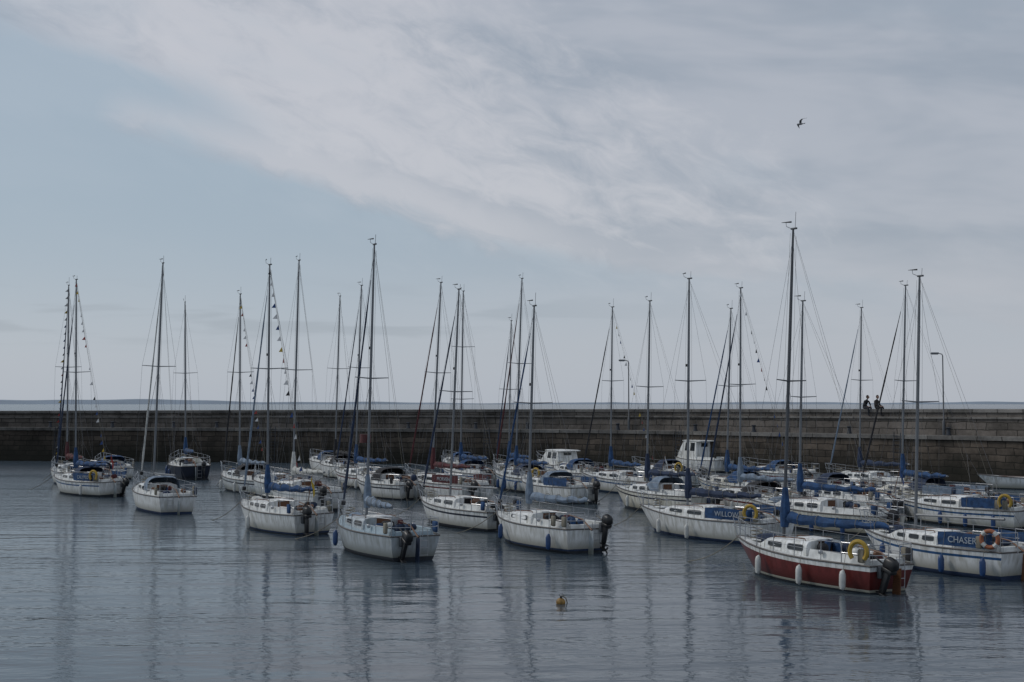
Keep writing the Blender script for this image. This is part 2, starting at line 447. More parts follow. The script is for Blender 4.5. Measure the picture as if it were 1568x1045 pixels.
        mb.rbox(PT(.3, sd, .2, .72), (.11, .11, .13), st, .6)  # winch
    ly = -.25 if motor else .35    # folding boarding ladder on the transom
    for q in (-.13, .13):
        mb.tube([(h.x(0) - .03, ly + q, h.fb + .25), (h.x(0) - .07, ly + q, h.fb), (h.x(0) - .06, ly + q, .15)], .012, st, 5)
    for z in (.18, .4, .62): mb.tube([(h.x(0) - .065, ly - .13, z), (h.x(0) - .065, ly + .13, z)], .012, st, 5)
    mb.obj('guard_rails', e)
    if dodger:
        mb = MB()
        for sd in (1, -1):
            tt_ = (.05, .14, .24, .34)
            pts0 = [h.P(t_, sd, .08, .97) for t_ in tt_]; pts1 = [h.P(t_, sd, hr - .06 - (.03 if i_ % 2 else 0), .97) for i_, t_ in enumerate(tt_)]
            mb.loft([[p for p in pts0], [(p[0], p[1] + .02 * sd * (1 if i_ % 2 else -.5), (q[2] + p[2]) / 2) for i_, (p, q) in enumerate(zip(pts0, pts1))], pts1], M[dodger], closed=False, cap=False)
        mb.obj('dodger_cloths', e)
    if name:
        txt, where, mm = name
        a = h.P(.06, 1, .26, .97); b = h.P(.34, 1, .26, .97)
        lettering(txt, e, (a + b) / 2 + Vector((0, .06, 0)), a - b, .25, M[mm])
    if buoy:
        mb = MB(); c = h.P(.06, 1, .36, .95) + Vector((-.05, .09, 0))
        horseshoe(mb, c, M[buoy], full=(buoy == 'orange'), axis=(-.45, 1, 0)); mb.obj('lifebuoy', e)
    if fenders:
        mb = MB()
        for t_ in fenders[1]:
            p = h.P(t_, 1, 0) + Vector((0, .12, 0)); z0 = p.z - .12 - random.uniform(0, .08)
            mb.tube([(p.x, p.y - .03, z0 - .50), (p.x, p.y, z0 - .46), (p.x, p.y, z0 - .38), (p.x, p.y, z0 - .12), (p.x, p.y, z0 - .05), (p.x, p.y - .03, z0)], [.03, .07, .085, .085, .065, .025], M[fenders[0]], 10)
            mb.tube([(p.x, p.y - .03, z0), h.P(t_, 1, .5, .96)], .008, M['rope'], 4)
        mb.obj('fenders', e)
    # rudder, tiller, motor
    mb = MB(); x0 = h.x(0) - .09
    mb.loft([[(x0 + .02 + .12 * q, -.02, z), (x0 + .02 + .12 * q, .02, z), (x0 - .20 + .04 * q, .012, z), (x0 - .20 + .04 * q, -.012, z)] for q, z in ((1, -.5), (.5, 0), (0, h.fb - .16), (-.1, h.fb + .0))], M[rudder])
    mb.tube([(x0 - .1, 0, h.fb + .02), (x0 + .45, 0, h.fb + .32), (x0 + 1.2, .04, h.fb + .42)], [.03, .024, .018], M['wood'], 6)
    mb.obj('rudder_and_tiller', e)
    if motor: outboard(e, h.x(0) - .07, -.48 if random.random() < .4 else .45, h.fb * mz, 'black' if motor is True else motor, tilt or random.choice([0, 0, 15, 30]))
    # clutter: lockers, bags, coiled rope, fuel can, crates, folded canvas
    mb = MB()
    for k in range(clutter):
        tt = random.uniform(.06, .38); yy = random.uniform(-.55, .55)
        mb.rbox((h.x(tt), yy, h.fb + .08 + random.uniform(0, .25)), (random.uniform(.12, .45), random.uniform(.12, .3), random.uniform(.12, .36)), M[random.choice(['cblk', 'cblk', 'fwhite', 'cblue', 'wood', 'cnavy', 'cnavy', 'cblk', 'cmar'])], .7, Matrix.Rotation(random.uniform(0, 3), 3, 'Z') @ Matrix.Rotation(random.uniform(-.3, .3), 3, 'X'))
    for k in range(3):   # cloths and ropes hung from the stern rail
        sd = random.choice((1, -1)); p = h.P(random.uniform(.01, .13), sd, hr * .45, .96)
        mb.rbox(p, (.20, .09, .34), M[random.choice(['cblue', 'cblk', 'rope', 'rope', 'cnavy'])], .7)
    if random.random() < .5:  # bagged headsail on the foredeck
        c0 = h.P(.78, 0, .12)
        mb.tube([c0 + Vector((-.5, -.1, 0)), c0 + Vector((-.2, .02, .05)), c0 + Vector((.15, .06, .03)), c0 + Vector((.5, .0, 0))], [.08, .15, .13, .06], M[random.choice(['cblue', 'sail', 'cnavy', 'cgrey'])], 8)
    p = h.P(.86, 0, .06); mb.tube([p + Vector((.16 * math.cos(a * .7), .16 * math.sin(a * .7), .012 * a)) for a in range(0, 28)], .016, M['rope'], 5)
    mb.tube([h.P(.93, 0, .05), h.P(.93, 0, .12)], .05, st, 7)
    mb.rbox(h.P(.83, 0, .07), (.4, .35, .05), M['white'], .5)
    mb.obj('deck_gear', e)
    mb = MB(); b0 = h.P(.99, 0, .0); far = Vector((b0.x + 2.0, random.uniform(-.5, 1.2), -.05))
    mb.tube([b0.lerp(far, k / 6) - Vector((0, 0, .16 * math.sin(pi * k / 6))) for k in range(7)], .014, M['rope'], 5)
    mb.obj('mooring_line', e)
    if flags:
        mb = MB()
        if 'f' in flags: bunting(mb, mp(H - .1), h.P(.97, 0, .6))
        if 'b' in flags: bunting(mb, mp(H - .1), Vector((h.x(0.12), 0, 1.8)))
        mb.obj('bunting', e, smooth=False)
    if ensign:
        mb = MB(); p = Vector((h.x(0) - .05, .3, h.fb + .4))
        mb.tube([p, p + Vector((-.35, 0, 1.1))], .014, M['wood'], 5)
        g = [[p + Vector((-.33 - .03 * j - .02 * i, .05 * math.sin(j * 1.5), 1.05 - .09 * i - .10 * j)) for j in range(6)] for i in range(4)]
        mb.loft(g, M[ensign], closed=False, cap=False); mb.obj('ensign', e)
    return e

def motorboat(x, y, L=6, B=2.3, rot=112, fb=.8, top='white', stripe=None, wh=1.15, anti='anti', cabin='white'):
    e = empty('motor_cruiser', (x, y, 0), rot); h = Hull(L, B, fb)
    build_hull(h, M[top], M[stripe or top], M['anti'], M[anti], M['deck'], e)
    mb = MB(); t0, t1 = .36, .72; xa, xb = h.x(t0), h.x(t1); z = h.sh(.5) - .03; W = B * .34
    ring = lambda z_, a, b, w: [(a, w, z_), (b, w * .86, z_), (b, -w * .86, z_), (a, -w, z_)]
    mb.loft([ring(z, xa, xb + .3, W), ring(z + wh * .42, xa, xb, W * .97), ring(z + wh, xa + .08, xb - .5, W * .88)], M[cabin])
    mb.loft([ring(z + wh, xa - .35, xb - .40, W * .95), ring(z + wh + .05, xa - .35, xb - .42, W * .95), ring(z + wh + .08, xa - .2, xb - .55, W * .8)], M['white'])
    mb.loft([[(h.x(t), y_ * h.hb(t) * .6, h.sh(t) + z_) for y_, z_ in ((1, 0), (.9, .28 * k), (0, .36 * k), (-.9, .28 * k), (-1, 0))] for t, k in ((.6, 1), (.75, .85), (.86, .3))], M[cabin])
    mb.obj('wheelhouse', e)
    mb = MB()
    za, zb2 = z + wh * .48, z + wh * .92
    def side(x_, zz, sd):
        f = (zz - (z + wh * .42)) / (wh * .58); g = (x_ - xa) / (xb - xa)
        return (x_, sd * ((W * .97 + (W * .88 - W * .97) * f) * (1 - .14 * g) + .012), zz)
    for sd in (1, -1):
        for a, b in ((.08, .36), (.42, .66)):
            A_, B_ = xa + (xb - xa) * a, xa + (xb - xa) * b
            mb.add([side(A_ + .05, za, sd), side(B_, za, sd), side(B_ - .08, zb2, sd), side(A_ + .05, zb2, sd)], [[0, 1, 2, 3]], M['glass'])
    f0 = Vector((xb + .01, 0, z + wh * .46)); f1 = Vector((xb - .46, 0, z + wh * .95))
    for a, b in ((-.8, -.08), (.08, .8)):
        mb.add([(f0.x + .01, a * W * .8, f0.z), (f0.x + .01, b * W * .8, f0.z), (f1.x + .03, b * W * .72, f1.z), (f1.x + .03, a * W * .72, f1.z)], [[0, 1, 2, 3]], M['glass'])
    mb.add([(xa - .006, -.3, z - .1), (xa - .006, .3, z - .1), (xa + .05, .28, z + wh * .9), (xa + .05, -.28, z + wh * .9)], [[0, 1, 2, 3]], M['glass'])
    mb.obj('windows', e, smooth=False)
    mb = MB()
    for lv in (.3, .55):
        for sd in (1, -1): mb.tube([h.P(.6, sd, lv * .9, .95), h.P(.8, sd, lv, .95), Vector((h.x(1) + .05, sd * .06, h.sh(1) + lv))], .013, M['steel'], 5)
    for sd in (1, -1):
        for t_ in (.6, .7, .8, .9): mb.tube([h.P(t_, sd, 0, .95), h.P(t_, sd, .54, .95)], .012, M['steel'], 5)
    mb.tube([(xa + .3, 0, z + wh), (xa + .2, 0, z + wh + .9)], .012, M['wire'], 5)
    mb.obj('guard_rails', e)
    outboard(e, h.x(0) - .07, 0, h.fb * .9)
    return e

# ---------------------------------------------------------------- the fleet  (world metres)
S = sailboat
S(-22.9, 68.7, L=6.9, H=11.5, rot=134, top='white', dodger='cblue', name=('CALYPSO', 'dodger', 'letter'), cover='cblue', hood='cnavy', jib='cnavy', flags='b', stripe='blue', fenders=('fwhite', (.2,)), buoy='yellow', nwin=2, ensign='flagr')
S(-26.6, 77.5, L=6.6, H=12.0, rot=124, cover='cmar', jib='cnavy', boot='antib', flags='f')
S(-26.2, 84.0, L=6.4, H=0, rot=118, stripe='blue', hood='cblue', motor=False)
S(-16.2, 58.8, L=6.7, H=11.3, rot=120, top='white', cover=None, jib='sail', hood='cgrey', anti='antib', boot='antib', rake=2.6, nwin=2, motor=False, rudder='grey')
S(-21.2, 84.0, L=7.0, B=2.5, H=11.5, rot=112, top='navy', upper='navy', cover='cblue', fb=.85, cabin='cream', hatch='wood')
S(-14.7, 71.0, L=6.8, H=10.9, rot=124, cover='cgrey', jib='cblk', hood='cblk', flags='b', stripe='navy')
S(-9.05, 49.5, L=6.1, H=10.2, rot=127, top='white', cover='cblue', jib='cgrey', flags='b', boot='antib', anti='anti', nwin=3, fenders=('fwhite', (.5,)), ensign='flagy', rake=2.2, boomrot=8, clutter=10)
S(-9.9, 60.0, L=6.8, H=11.6, rot=122, cover='sail', stripe='grey', nwin=3, fb=.82)
S(-11.3, 84.0, L=6.5, H=11.9, rot=118, cover='cblk', hood='cblk', jib=None)
S(-8.6, 74.0, L=6.8, H=11.7, rot=126, cover='cblue', jib='cnavy', stripe='red', fenders=('fwhite', (.3, .6)))
S(-4.45, 42.0, L=6.2, H=10.1, rot=119, top='grey', cabin='grey', cover='cgrey', jib='cnavy', deck='deckb', boot='anti', nwin=2, cradar=True, rake=1.6, tilt=25, boomrot=-9, spr=.6, clutter=11, rudder='cnavy')
S(-13.0, 90.0, L=6.2, H=0, rot=118, hood='cblue')
S(-3.6, 65.0, L=7.0, B=2.5, H=11.0, rot=124, cover='cmar', jib='cmar', dodger='cmar', name=('MORVEN', 'dodger', 'letter'), stripe='red', fb=.8, rake=2.4)
S(-2.05, 51.0, L=6.2, H=9.4, rot=125, top='white', cover=None, jib='cnavy', nwin=2, stripe='navy', hatch='glass')
S(-2.7, 77.0, L=6.8, H=11.6, rot=118, cover='cblue', hood='cblue', double=True, stripe='blue')
S(.95, 44.0, L=6.2, H=8.2, rot=119, top='white', cover='cgrey', jib='cblue', nwin=1, boot='antib', rake=2.2, boomrot=7, clutter=10, mz=1.12, tilt=12)
S(.6, 71.0, L=6.9, H=11.8, rot=118, cover='cblue', jib='cmar', hood='cnavy', stripe='blue', buoy='yellow')
S(2.0, 64.5, L=6.4, H=0, rot=118, dodger='cblue', hood='cgrey')
S(.1, 80.0, L=6.4, H=10.0, rot=112, cover='cblue', jib='cnavy', hood='cblue')
S(5.95, 70.0, L=6.9, H=10.1, rot=126, cover='cblue', jib='cblk', stripe='blue', boot='blue', anti='antib', flags='b', fenders=('fblue', (.15, .3)), ensign='flagw', boomrot=-14)
S(6.6, 58.0, L=6.5, H=9.5, rot=122, cover='cnavy', hood='cgrey', nwin=3, stripe='navy')
S(7.0, 46.6, L=7.0, B=2.3, H=9.4, rot=126, top='white', cover='cnavy', jib=None, dodger='cblue', name=('WILLOW', 'dodger', 'letter'), buoy='yellow', anti='antib', boot='antib', nwin=2, fenders=('fwhite', (.45, .7)), motor=False)
S(11.2, 64.0, L=6.6, H=9.6, rot=118, cover='cblue', jib='cblue', hood='cblue', stripe='blue')
S(10.5, 56.0, L=6.6, H=9.9, rot=120, cover='cgrey', flags='b', hood='cblk', jib='cnavy', stripe='red', fenders=('fwhite', (.3, .5)))
S(11.75, 49.5, L=6.8, H=8.8, rot=128, cover='cblue', stripe='blue', nwin=3, fenders=('fblue', (.2, .4)), motor='cblk')
S(8.1, 35.2, L=5.9, B=2.1, H=9.7, rot=121, top='red', upper='white', stripe='red', boot='white', anti='anti', cabin='white', cover='cblue', jib=None, buoy='yellow', fenders=('fwhite', (.12, .36, .66)), nwin=2, tm=.67, rudder='wood', mastm='alud', spr=.55, tilt=18, clutter=10, boomrot=12)
S(15.1, 62.0, L=6.3, H=0, rot=120, hood='cnavy', fenders=('fblue', (.3,)))
S(19.2, 68.7, L=6.8, H=10.0, rot=118, cover='cnavy', jib='cgrey', nwin=3, stripe='grey')
S(18.3, 58.0, L=6.8, H=10.2, rot=124, cover='cblue', jib='cblk', dodger='cgrey', hood='cnavy', stripe='blue', boomrot=-20)
S(12.4, 37.6, L=5.8, B=2.1, H=8.6, rot=120, top='white', cover=None, jib=None, dodger='cblue', name=('CHASER', 'dodger', 'letter'), buoy='orange', fenders=('fblue', (.08, .3, .55, .72)), boot='antib', anti='antib', stripe='blue', nwin=3, tm=.64, motor='grey', clutter=10)
S(17.8, 51.5, L=6.4, H=0, rot=124, dodger='cblue', buoy='yellow', stripe='blue')
S(-24.2, 74.5, L=5.6, H=0, rot=128, hood='cblue', stripe='blue', motor=False)
motorboat(13.3, 92.0, L=6.2, rot=118, wh=1.3)
motorboat(3.2, 84.0, L=6.3, rot=118, wh=.9, stripe='blue')
S(-3.6, 88.0, L=6.2, H=0, rot=112, hood='cblue', stripe='blue')
# smaller unrigged yachts filling the middle rows
S(-6.6, 66.5, L=5.8, H=0, rot=126, stripe='navy', hood='cblk')
S(-12.2, 66.5, L=5.6, H=0, rot=122, nwin=3, ensign='flagr')
S(3.9, 77.5, L=5.8, H=0, rot=116, hood='cblue', stripe='blue')
S(9.0, 76.5, L=6.0, H=0, rot=120, hood='cnavy', buoy='yellow')
S(14.3, 55.5, L=5.8, H=0, rot=124, nwin=3, ensign='flagb')
S(15.6, 76.0, L=6.0, H=0, rot=118, hood='cblue', stripe='red')

# dinghy by the wall
e = empty('rowing_dinghy', (28.7, 72.6, .0), 168); h = Hull(4.6, 1.7, .6)
build_hull(h, M['white'], M['white'], M['white'], M['anti'], M['deck'], e)
mb = MB()
for t_ in (.3, .55): mb.rbox((h.x(t_), 0, .5), (.22, 1.3, .04), M['wood'], .3)
mb.tube([(-1.2, .2, .68), (1.2, .35, .72)], .02, M['wood'], 5); mb.obj('thwarts_and_oar', e)

# ---------------------------------------------------------------- harbour wall
pts = [(-400, 176), (-120, 123), (-43.2, 108), (-20.5, 104.5), (4.3, 98), (18.5, 87.1), (30.4, 75.9), (44, 60), (70, 28)]
def catmull(P, n=10):
    out = []
    for i in range(len(P) - 1):
        p0 = Vector(P[max(i - 1, 0)]); p1 = Vector(P[i]); p2 = Vector(P[i + 1]); p3 = Vector(P[min(i + 2, len(P) - 1)])
        for k in range(n):
            t = k / n
            out.append(.5 * ((2 * p1) + (p2 - p0) * t + (2 * p0 - 5 * p1 + 4 * p2 - p3) * t * t + (3 * p1 - p0 - 3 * p2 + p3) * t ** 3))
    out.append(Vector(P[-1])); return out
path = catmull(pts, 12)
def top_z(x): return 4.16 + .32 * max(0, min(1, (x + 45) / 80))
def norm(i):
    d = (path[min(i + 1, len(path) - 1)] - path[max(i - 1, 0)]).normalized(); return Vector((-d.y, d.x))

def stone(name, c1, c2, mortar, bw, bh, wet=True):
    m, nt, b = new_mat(name); L = nt.links.new
    uv = nt.nodes.new('ShaderNodeUVMap'); uv.uv_map = 'UVMap'
    nzw = nt.nodes.new('ShaderNodeTexNoise'); nzw.inputs['Scale'].default_value = 1.3; nzw.inputs['Detail'].default_value = 1
    L(uv.outputs[0], nzw.inputs['Vector'])
    vm = nt.nodes.new('ShaderNodeVectorMath'); vm.operation = 'MULTIPLY_ADD'
    L(nzw.outputs['Color'], vm.inputs[0]); vm.inputs[1].default_value = (.25, .14, 0); L(uv.outputs[0], vm.inputs[2])
    br = nt.nodes.new('ShaderNodeTexBrick'); L(vm.outputs[0], br.inputs['Vector'])
    br.inputs['Scale'].default_value = 1; br.inputs['Brick Width'].default_value = bw; br.inputs['Row Height'].default_value = bh
    br.inputs['Mortar Size'].default_value = .03; br.inputs['Mortar Smooth'].default_value = .3
    br.inputs['Color1'].default_value = (*c1, 1); br.inputs['Color2'].default_value = (*c2, 1); br.inputs['Mortar'].default_value = (*mortar, 1)
    n2 = nt.nodes.new('ShaderNodeTexNoise'); n2.inputs['Scale'].default_value = .35; n2.inputs['Detail'].default_value = 7; n2.inputs['Roughness'].default_value = .78
    L(uv.outputs[0], n2.inputs['Vector'])
    g = nt.nodes.new('ShaderNodeNewGeometry'); sp = nt.nodes.new('ShaderNodeSeparateXYZ'); L(g.outputs['Position'], sp.inputs[0])
    mr = nt.nodes.new('ShaderNodeMapRange'); L(n2.outputs[0], mr.inputs[0]); mr.inputs[1].default_value = .3; mr.inputs[2].default_value = .7; mr.inputs[3].default_value = .3; mr.inputs[4].default_value = 1.7
    # stone colour scaled along world X, darker towards the left end
    mg = nt.nodes.new('ShaderNodeMapRange'); L(sp.outputs['X'], mg.inputs[0]); mg.inputs[1].default_value = -45; mg.inputs[2].default_value = 20; mg.inputs[3].default_value = .55 if wet else .7; mg.inputs[4].default_value = 1.05
    mm = nt.nodes.new('ShaderNodeMath'); mm.operation = 'MULTIPLY'; L(mr.outputs[0], mm.inputs[0]); L(mg.outputs[0], mm.inputs[1])
    mx = nt.nodes.new('ShaderNodeMix'); mx.data_type = 'RGBA'; mx.blend_type = 'MULTIPLY'; mx.inputs['Factor'].default_value = 1
    L(br.outputs['Color'], mx.inputs['A']); L(mm.outputs[0], mx.inputs['B'])
    out = mx.outputs['Result']
    if wet:
        ma = nt.nodes.new('ShaderNodeMath'); ma.operation = 'MULTIPLY_ADD'; L(n2.outputs[0], ma.inputs[0]); ma.inputs[1].default_value = 2.0; L(sp.outputs['Z'], ma.inputs[2])
        m2 = nt.nodes.new('ShaderNodeMapRange'); L(ma.outputs[0], m2.inputs[0]); m2.inputs[1].default_value = 1.6; m2.inputs[2].default_value = 3.0; m2.inputs[3].default_value = .85; m2.inputs[4].default_value = 0
        m3 = nt.nodes.new('ShaderNodeMix'); m3.data_type = 'RGBA'; L(m2.outputs[0], m3.inputs['Factor']); L(out, m3.inputs['A']); m3.inputs['B'].default_value = (.017, .017, .013, 1)
        out = m3.outputs['Result']
    L(out, b.inputs['Base Color']); b.inputs['Roughness'].default_value = .9; b.inputs['Specular IOR Level'].default_value = .25
    bp = nt.nodes.new('ShaderNodeBump'); bp.inputs['Strength'].default_value = .7; bp.inputs['Distance'].default_value = .06
    ad = nt.nodes.new('ShaderNodeMath'); ad.operation = 'MULTIPLY_ADD'; L(br.outputs['Fac'], ad.inputs[0]); ad.inputs[1].default_value = -1; L(n2.outputs[0], ad.inputs[2])
    L(ad.outputs[0], bp.inputs['Height']); L(bp.outputs[0], b.inputs['Normal'])
    return m
st_low = stone('harbour_stone_lower', (.115, .092, .074), (.055, .046, .038), (.03, .026, .022), 1.1, .42)
st_par = stone('harbour_stone_parapet', (.155, .135, .12), (.09, .08, .071), (.05, .045, .04), 1.3, .46, wet=False)
st_cop = stone('harbour_coping', (.20, .188, .175), (.13, .122, .114), (.06, .055, .05), 1.6, 3.0, wet=False)
def strip(name, prof_fn, mat_list, parent):
    me = bpy.data.meshes.new(name); vs = []; fs = []; uvs = []; mi = []
    s = 0; n = len(prof_fn(0))
    for i, p in enumerate(path):
        if i: s += (p - path[i - 1]).length
        pr = prof_fn(p.x); nn = norm(i); row = []; acc = 0
        for k, (o, z) in enumerate(pr):
            if k: acc += math.hypot(o - pr[k - 1][0], z - pr[k - 1][1])
            row.append((p.x + nn.x * o, p.y + nn.y * o, z)); uvs.append((s, acc))
        vs += row
    for i in range(len(path) - 1):
        for k in range(n - 1):
            a = i * n + k; fs.append([a, a + n, a + n + 1, a + 1]); mi.append(mat_list[k])
    me.from_pydata(vs, [], fs)
    for m in (st_low, st_par, st_cop): me.materials.append(m)
    me.polygons.foreach_set('material_index', mi)
    ul = me.uv_layers.new(name='UVMap')
    for l in me.loops: ul.data[l.index].uv = uvs[l.vertex_index]
    me.update(); o = bpy.data.objects.new(name, me); COL.objects.link(o); o.parent = parent; return o
wall = empty('harbour_wall', (0, 0, 0))
strip('quay_face', lambda x: [(0, -2), (.35, 2.55), (.22, 2.56), (.22, 2.80), (1.6, 2.82), (3.0, 2.83)], [0, 2, 2, 2, 2], wall)
strip('parapet', lambda x: [(1.3, 2.80), (1.38, top_z(x) - .62), (1.28, top_z(x) - .60), (1.28, top_z(x) - .50), (1.42, top_z(x) - .48), (1.44, top_z(x) - .22), (1.34, top_z(x) - .20), (1.34, top_z(x) - .01), (1.40, top_z(x)), (2.9, top_z(x) + .02), (2.9, -2)], [1, 2, 2, 2, 1, 2, 2, 2, 2, 1], wall)
def on_wall(xq):
    for i in range(len(path) - 1):
        if path[i].x <= xq <= path[i + 1].x:
            f = (xq - path[i].x) / (path[i + 1].x - path[i].x); return path[i].lerp(path[i + 1], f), norm(i).lerp(norm(i + 1), f)
mb = MB()
for xq in (-38, -19.5, -2, 12, 24.5):
    p, n = on_wall(xq); d = Vector((n.y, -n.x)); c = Vector((p.x, p.y, 0)) - Vector((n.x, n.y, 0)) * .06
    for sd in (-.22, .22):
        mb.tube([c + Vector((d.x * sd, d.y * sd, -.5)), c + Vector((d.x * sd + n.x * .2, d.y * sd + n.y * .2, 2.95))], .03, M['anti'], 5)
    for k in range(11):
        z = .1 + k * .26; q = c + Vector((n.x, n.y, 0)) * (.2 * (z + .5) / 3.45)
        mb.tube([q + Vector((d.x * -.22, d.y * -.22, z)), q + Vector((d.x * .22, d.y * .22, z))], .018, M['anti'], 5)
mb.obj('wall_ladders', wall)
mb = MB()
for k in range(16):
    p, n = on_wall(-44 + k * 5.1 + random.uniform(-1, 1)); c = Vector((p.x + n.x * .75, p.y + n.y * .75, 2.82))
    mb.tube([c, c + Vector((0, 0, .1)), c + Vector((0, 0, .38)), c + Vector((0, 0, .46)), c + Vector((0, 0, .5))], [.2, .14, .11, .18, .1], M['anti'], 10)
mb.obj('bollards', wall)

def street_lamp(xq, H, arm):
    p, n = on_wall(xq); e = empty('street_lamp', (p.x + n.x * 1.15, p.y + n.y * 1.15, 2.82))
    mb = MB(); g = M['alud']
    mb.tube([(0, 0, 0), (0, 0, .9), (0, 0, .95), (0, 0, H - .1)], [.10, .09, .05, .035], g, 8)
    mb.tube([(0, 0, H - .12), (-arm * .15, 0, H), (-arm, 0, H + .06)], [.035, .03, .025], g, 6); mb.obj('pole', e)
    mb = MB(); mb.rbox((-arm - .2, 0, H + .06), (.5, .2, .11), M['alu'], .6); mb.rbox((-arm - .2, 0, H - .01), (.4, .15, .04), M['fwhite'], .5); mb.obj('lamp_head', e)
street_lamp(26.4, 5.1, .3)
street_lamp(8.2, 5.2, .3)

# ---------------------------------------------------------------- people sitting on the parapet
skin = mat('skin', (.35, .2, .15), .6); hair = mat('hair', (.03, .02, .015), .8)
def seated_person(xq, rz, coat, trouser, lean=0, look=0):
    p, n = on_wall(xq); zt = top_z(xq)
    e = empty('person', (p.x + n.x * 1.52, p.y + n.y * 1.52, zt + .01), rz)
    J = {'pel': (0, 0, .11), 'abd': (0, .03 - lean * .1, .28), 'chest': (0, -.0 - lean * .25, .46), 'neck': (0, -.02 - lean * .38, .60), 'headb': (0, -.04 - lean * .44, .68)}
    R = {'pel': .15, 'abd': .135, 'chest': .16, 'neck': .06, 'headb': .05}
    E = [('pel', 'abd'), ('abd', 'chest'), ('chest', 'neck'), ('neck', 'headb')]
    for s_, sd in (('l', 1), ('r', -1)):
        J['sh' + s_] = (.19 * sd, -lean * .33, .53); J['el' + s_] = (.25 * sd, -.10 - lean * .35, .27); J['wr' + s_] = (.13 * sd, -.34, .20)
        R['sh' + s_] = .065; R['el' + s_] = .047; R['wr' + s_] = .03
        J['hp' + s_] = (.095 * sd, -.04, .09); J['kn' + s_] = (.12 * sd, -.46, .10); J['an' + s_] = (.11 * sd, -.42 , -.34)
        R['hp' + s_] = .095; R['kn' + s_] = .065; R['an' + s_] = .045
        J['to' + s_] = (.12 * sd, -.62, -.40); R['to' + s_] = .035
        J['he' + s_] = (.11 * sd, -.42, -.40); R['he' + s_] = .045
        E += [('chest', 'sh' + s_), ('sh' + s_, 'el' + s_), ('el' + s_, 'wr' + s_), ('pel', 'hp' + s_), ('hp' + s_, 'kn' + s_), ('kn' + s_, 'an' + s_), ('an' + s_, 'he' + s_), ('he' + s_, 'to' + s_)]
    ks = list(J); me = bpy.data.meshes.new('body'); me.from_pydata([J[k] for k in ks], [(ks.index(a), ks.index(b)) for a, b in E], [])
    o = bpy.data.objects.new('body', me); COL.objects.link(o); o.parent = e
    sk = o.modifiers.new('skin', 'SKIN'); sv = me.skin_vertices[0].data
    for i, k in enumerate(ks): sv[i].radius = (R[k], R[k] * (.75 if k in ('pel', 'abd', 'chest') else 1)); sv[i].use_root = (k == 'pel')
    o.modifiers.new('sub', 'SUBSURF').levels = 2; o.modifiers['sub'].render_levels = 2
    m, nt, b = new_mat('clothes'); L = nt.links.new
    tc = nt.nodes.new('ShaderNodeTexCoord'); sp = nt.nodes.new('ShaderNodeSeparateXYZ'); L(tc.outputs['Object'], sp.inputs[0])
    gt = nt.nodes.new('ShaderNodeMath'); gt.operation = 'GREATER_THAN'; L(sp.outputs['Z'], gt.inputs[0]); gt.inputs[1].default_value = .175
    mx = nt.nodes.new('ShaderNodeMix'); mx.data_type = 'RGBA'; L(gt.outputs[0], mx.inputs['Factor']); mx.inputs['A'].default_value = (*trouser, 1); mx.inputs['B'].default_value = (*coat, 1)
    L(mx.outputs['Result'], b.inputs['Base Color']); b.inputs['Roughness'].default_value = .9
    me.materials.append(m)
    mb = MB(); hc = Vector(J['headb']) + Vector((0, -.03, .11)); T = Matrix.Rotation(math.radians(look), 3, 'Z')
    mb.ball(hc, .105, skin, (.76, .92, 1.15), 14)
    mb.ball(hc + T @ Vector((0, .022, .022)), .112, hair, (.82, .92, 1.1), 14)
    mb.tube([hc + T @ Vector((0, -.09, .02)), hc + T @ Vector((0, -.118, -.02)), hc + T @ Vector((0, -.095, -.03))], [.008, .015, .01], skin, 6)
    for sd in (1, -1):
        mb.ball(hc + T @ Vector((.03 * sd, -.088, .015)), .011, M['black'], seg=8)
        mb.ball(hc + T @ Vector((.082 * sd, 0, 0)), .025, skin, (.4, .8, 1.2), 8)
    mb.tube([hc + T @ Vector((-.025, -.09, -.055)), hc + T @ Vector((.025, -.09, -.055))], .006, M['flagr'], 5)
    mb.obj('head', e)
    mb = MB()
    for sd in (1, -1):
        w = Vector((.13 * sd, -.34, .20))
        mb.tube([w, w + Vector((-.01 * sd, -.05, -.015)), w + Vector((-.015 * sd, -.09, -.03))], [.026, .036, .03], skin, 8, .6)
        for k in range(4):
            a = w + Vector((-.015 * sd + (k - 1.5) * .018, -.085, -.028)); l = (.06, .072, .068, .052)[k]
            mb.tube([a, a + Vector((0, -l * .5, -.008)), a + Vector((0, -l * .8, -.035))], [.009, .009, .007], skin, 6)
        mb.tube([w + Vector((-.03 * sd, -.03, -.01)), w + Vector((-.06 * sd, -.06, -.015)), w + Vector((-.06 * sd, -.085, -.03))], [.011, .01, .008], skin, 6)
    mb.obj('hands', e)
seated_person(22.35, 30, (.02, .021, .026), (.022, .025, .035), .5, 20)
seated_person(22.95, 42, (.035, .03, .03), (.015, .016, .02), .1, -25)

# ---------------------------------------------------------------- mooring buoy, gull
e = empty('mooring_buoy', (1.17, 31.0, 0.02), 20, 8)
mb = MB(); mb.ball((0, 0, .02), .115, mat('buoy_orange', (.30, .17, .04), .6, var=.5, nscale=9), (1, 1, .9), 16); mb.obj('float', e)
mb = MB(); mb.tube([(0, 0, .11), (0, 0, .17)], .03, M['black'], 8); mb.tube([(.045 * math.cos(a * pi / 6), 0, .205 + .045 * math.sin(a * pi / 6)) for a in range(13)], .01, M['steel'], 5)
mb.tube([(.02, 0, .18), (.14, .03, .1), (.2, .05, -.05)], .014, M['rope'], 5); mb.obj('eye_and_rope', e)

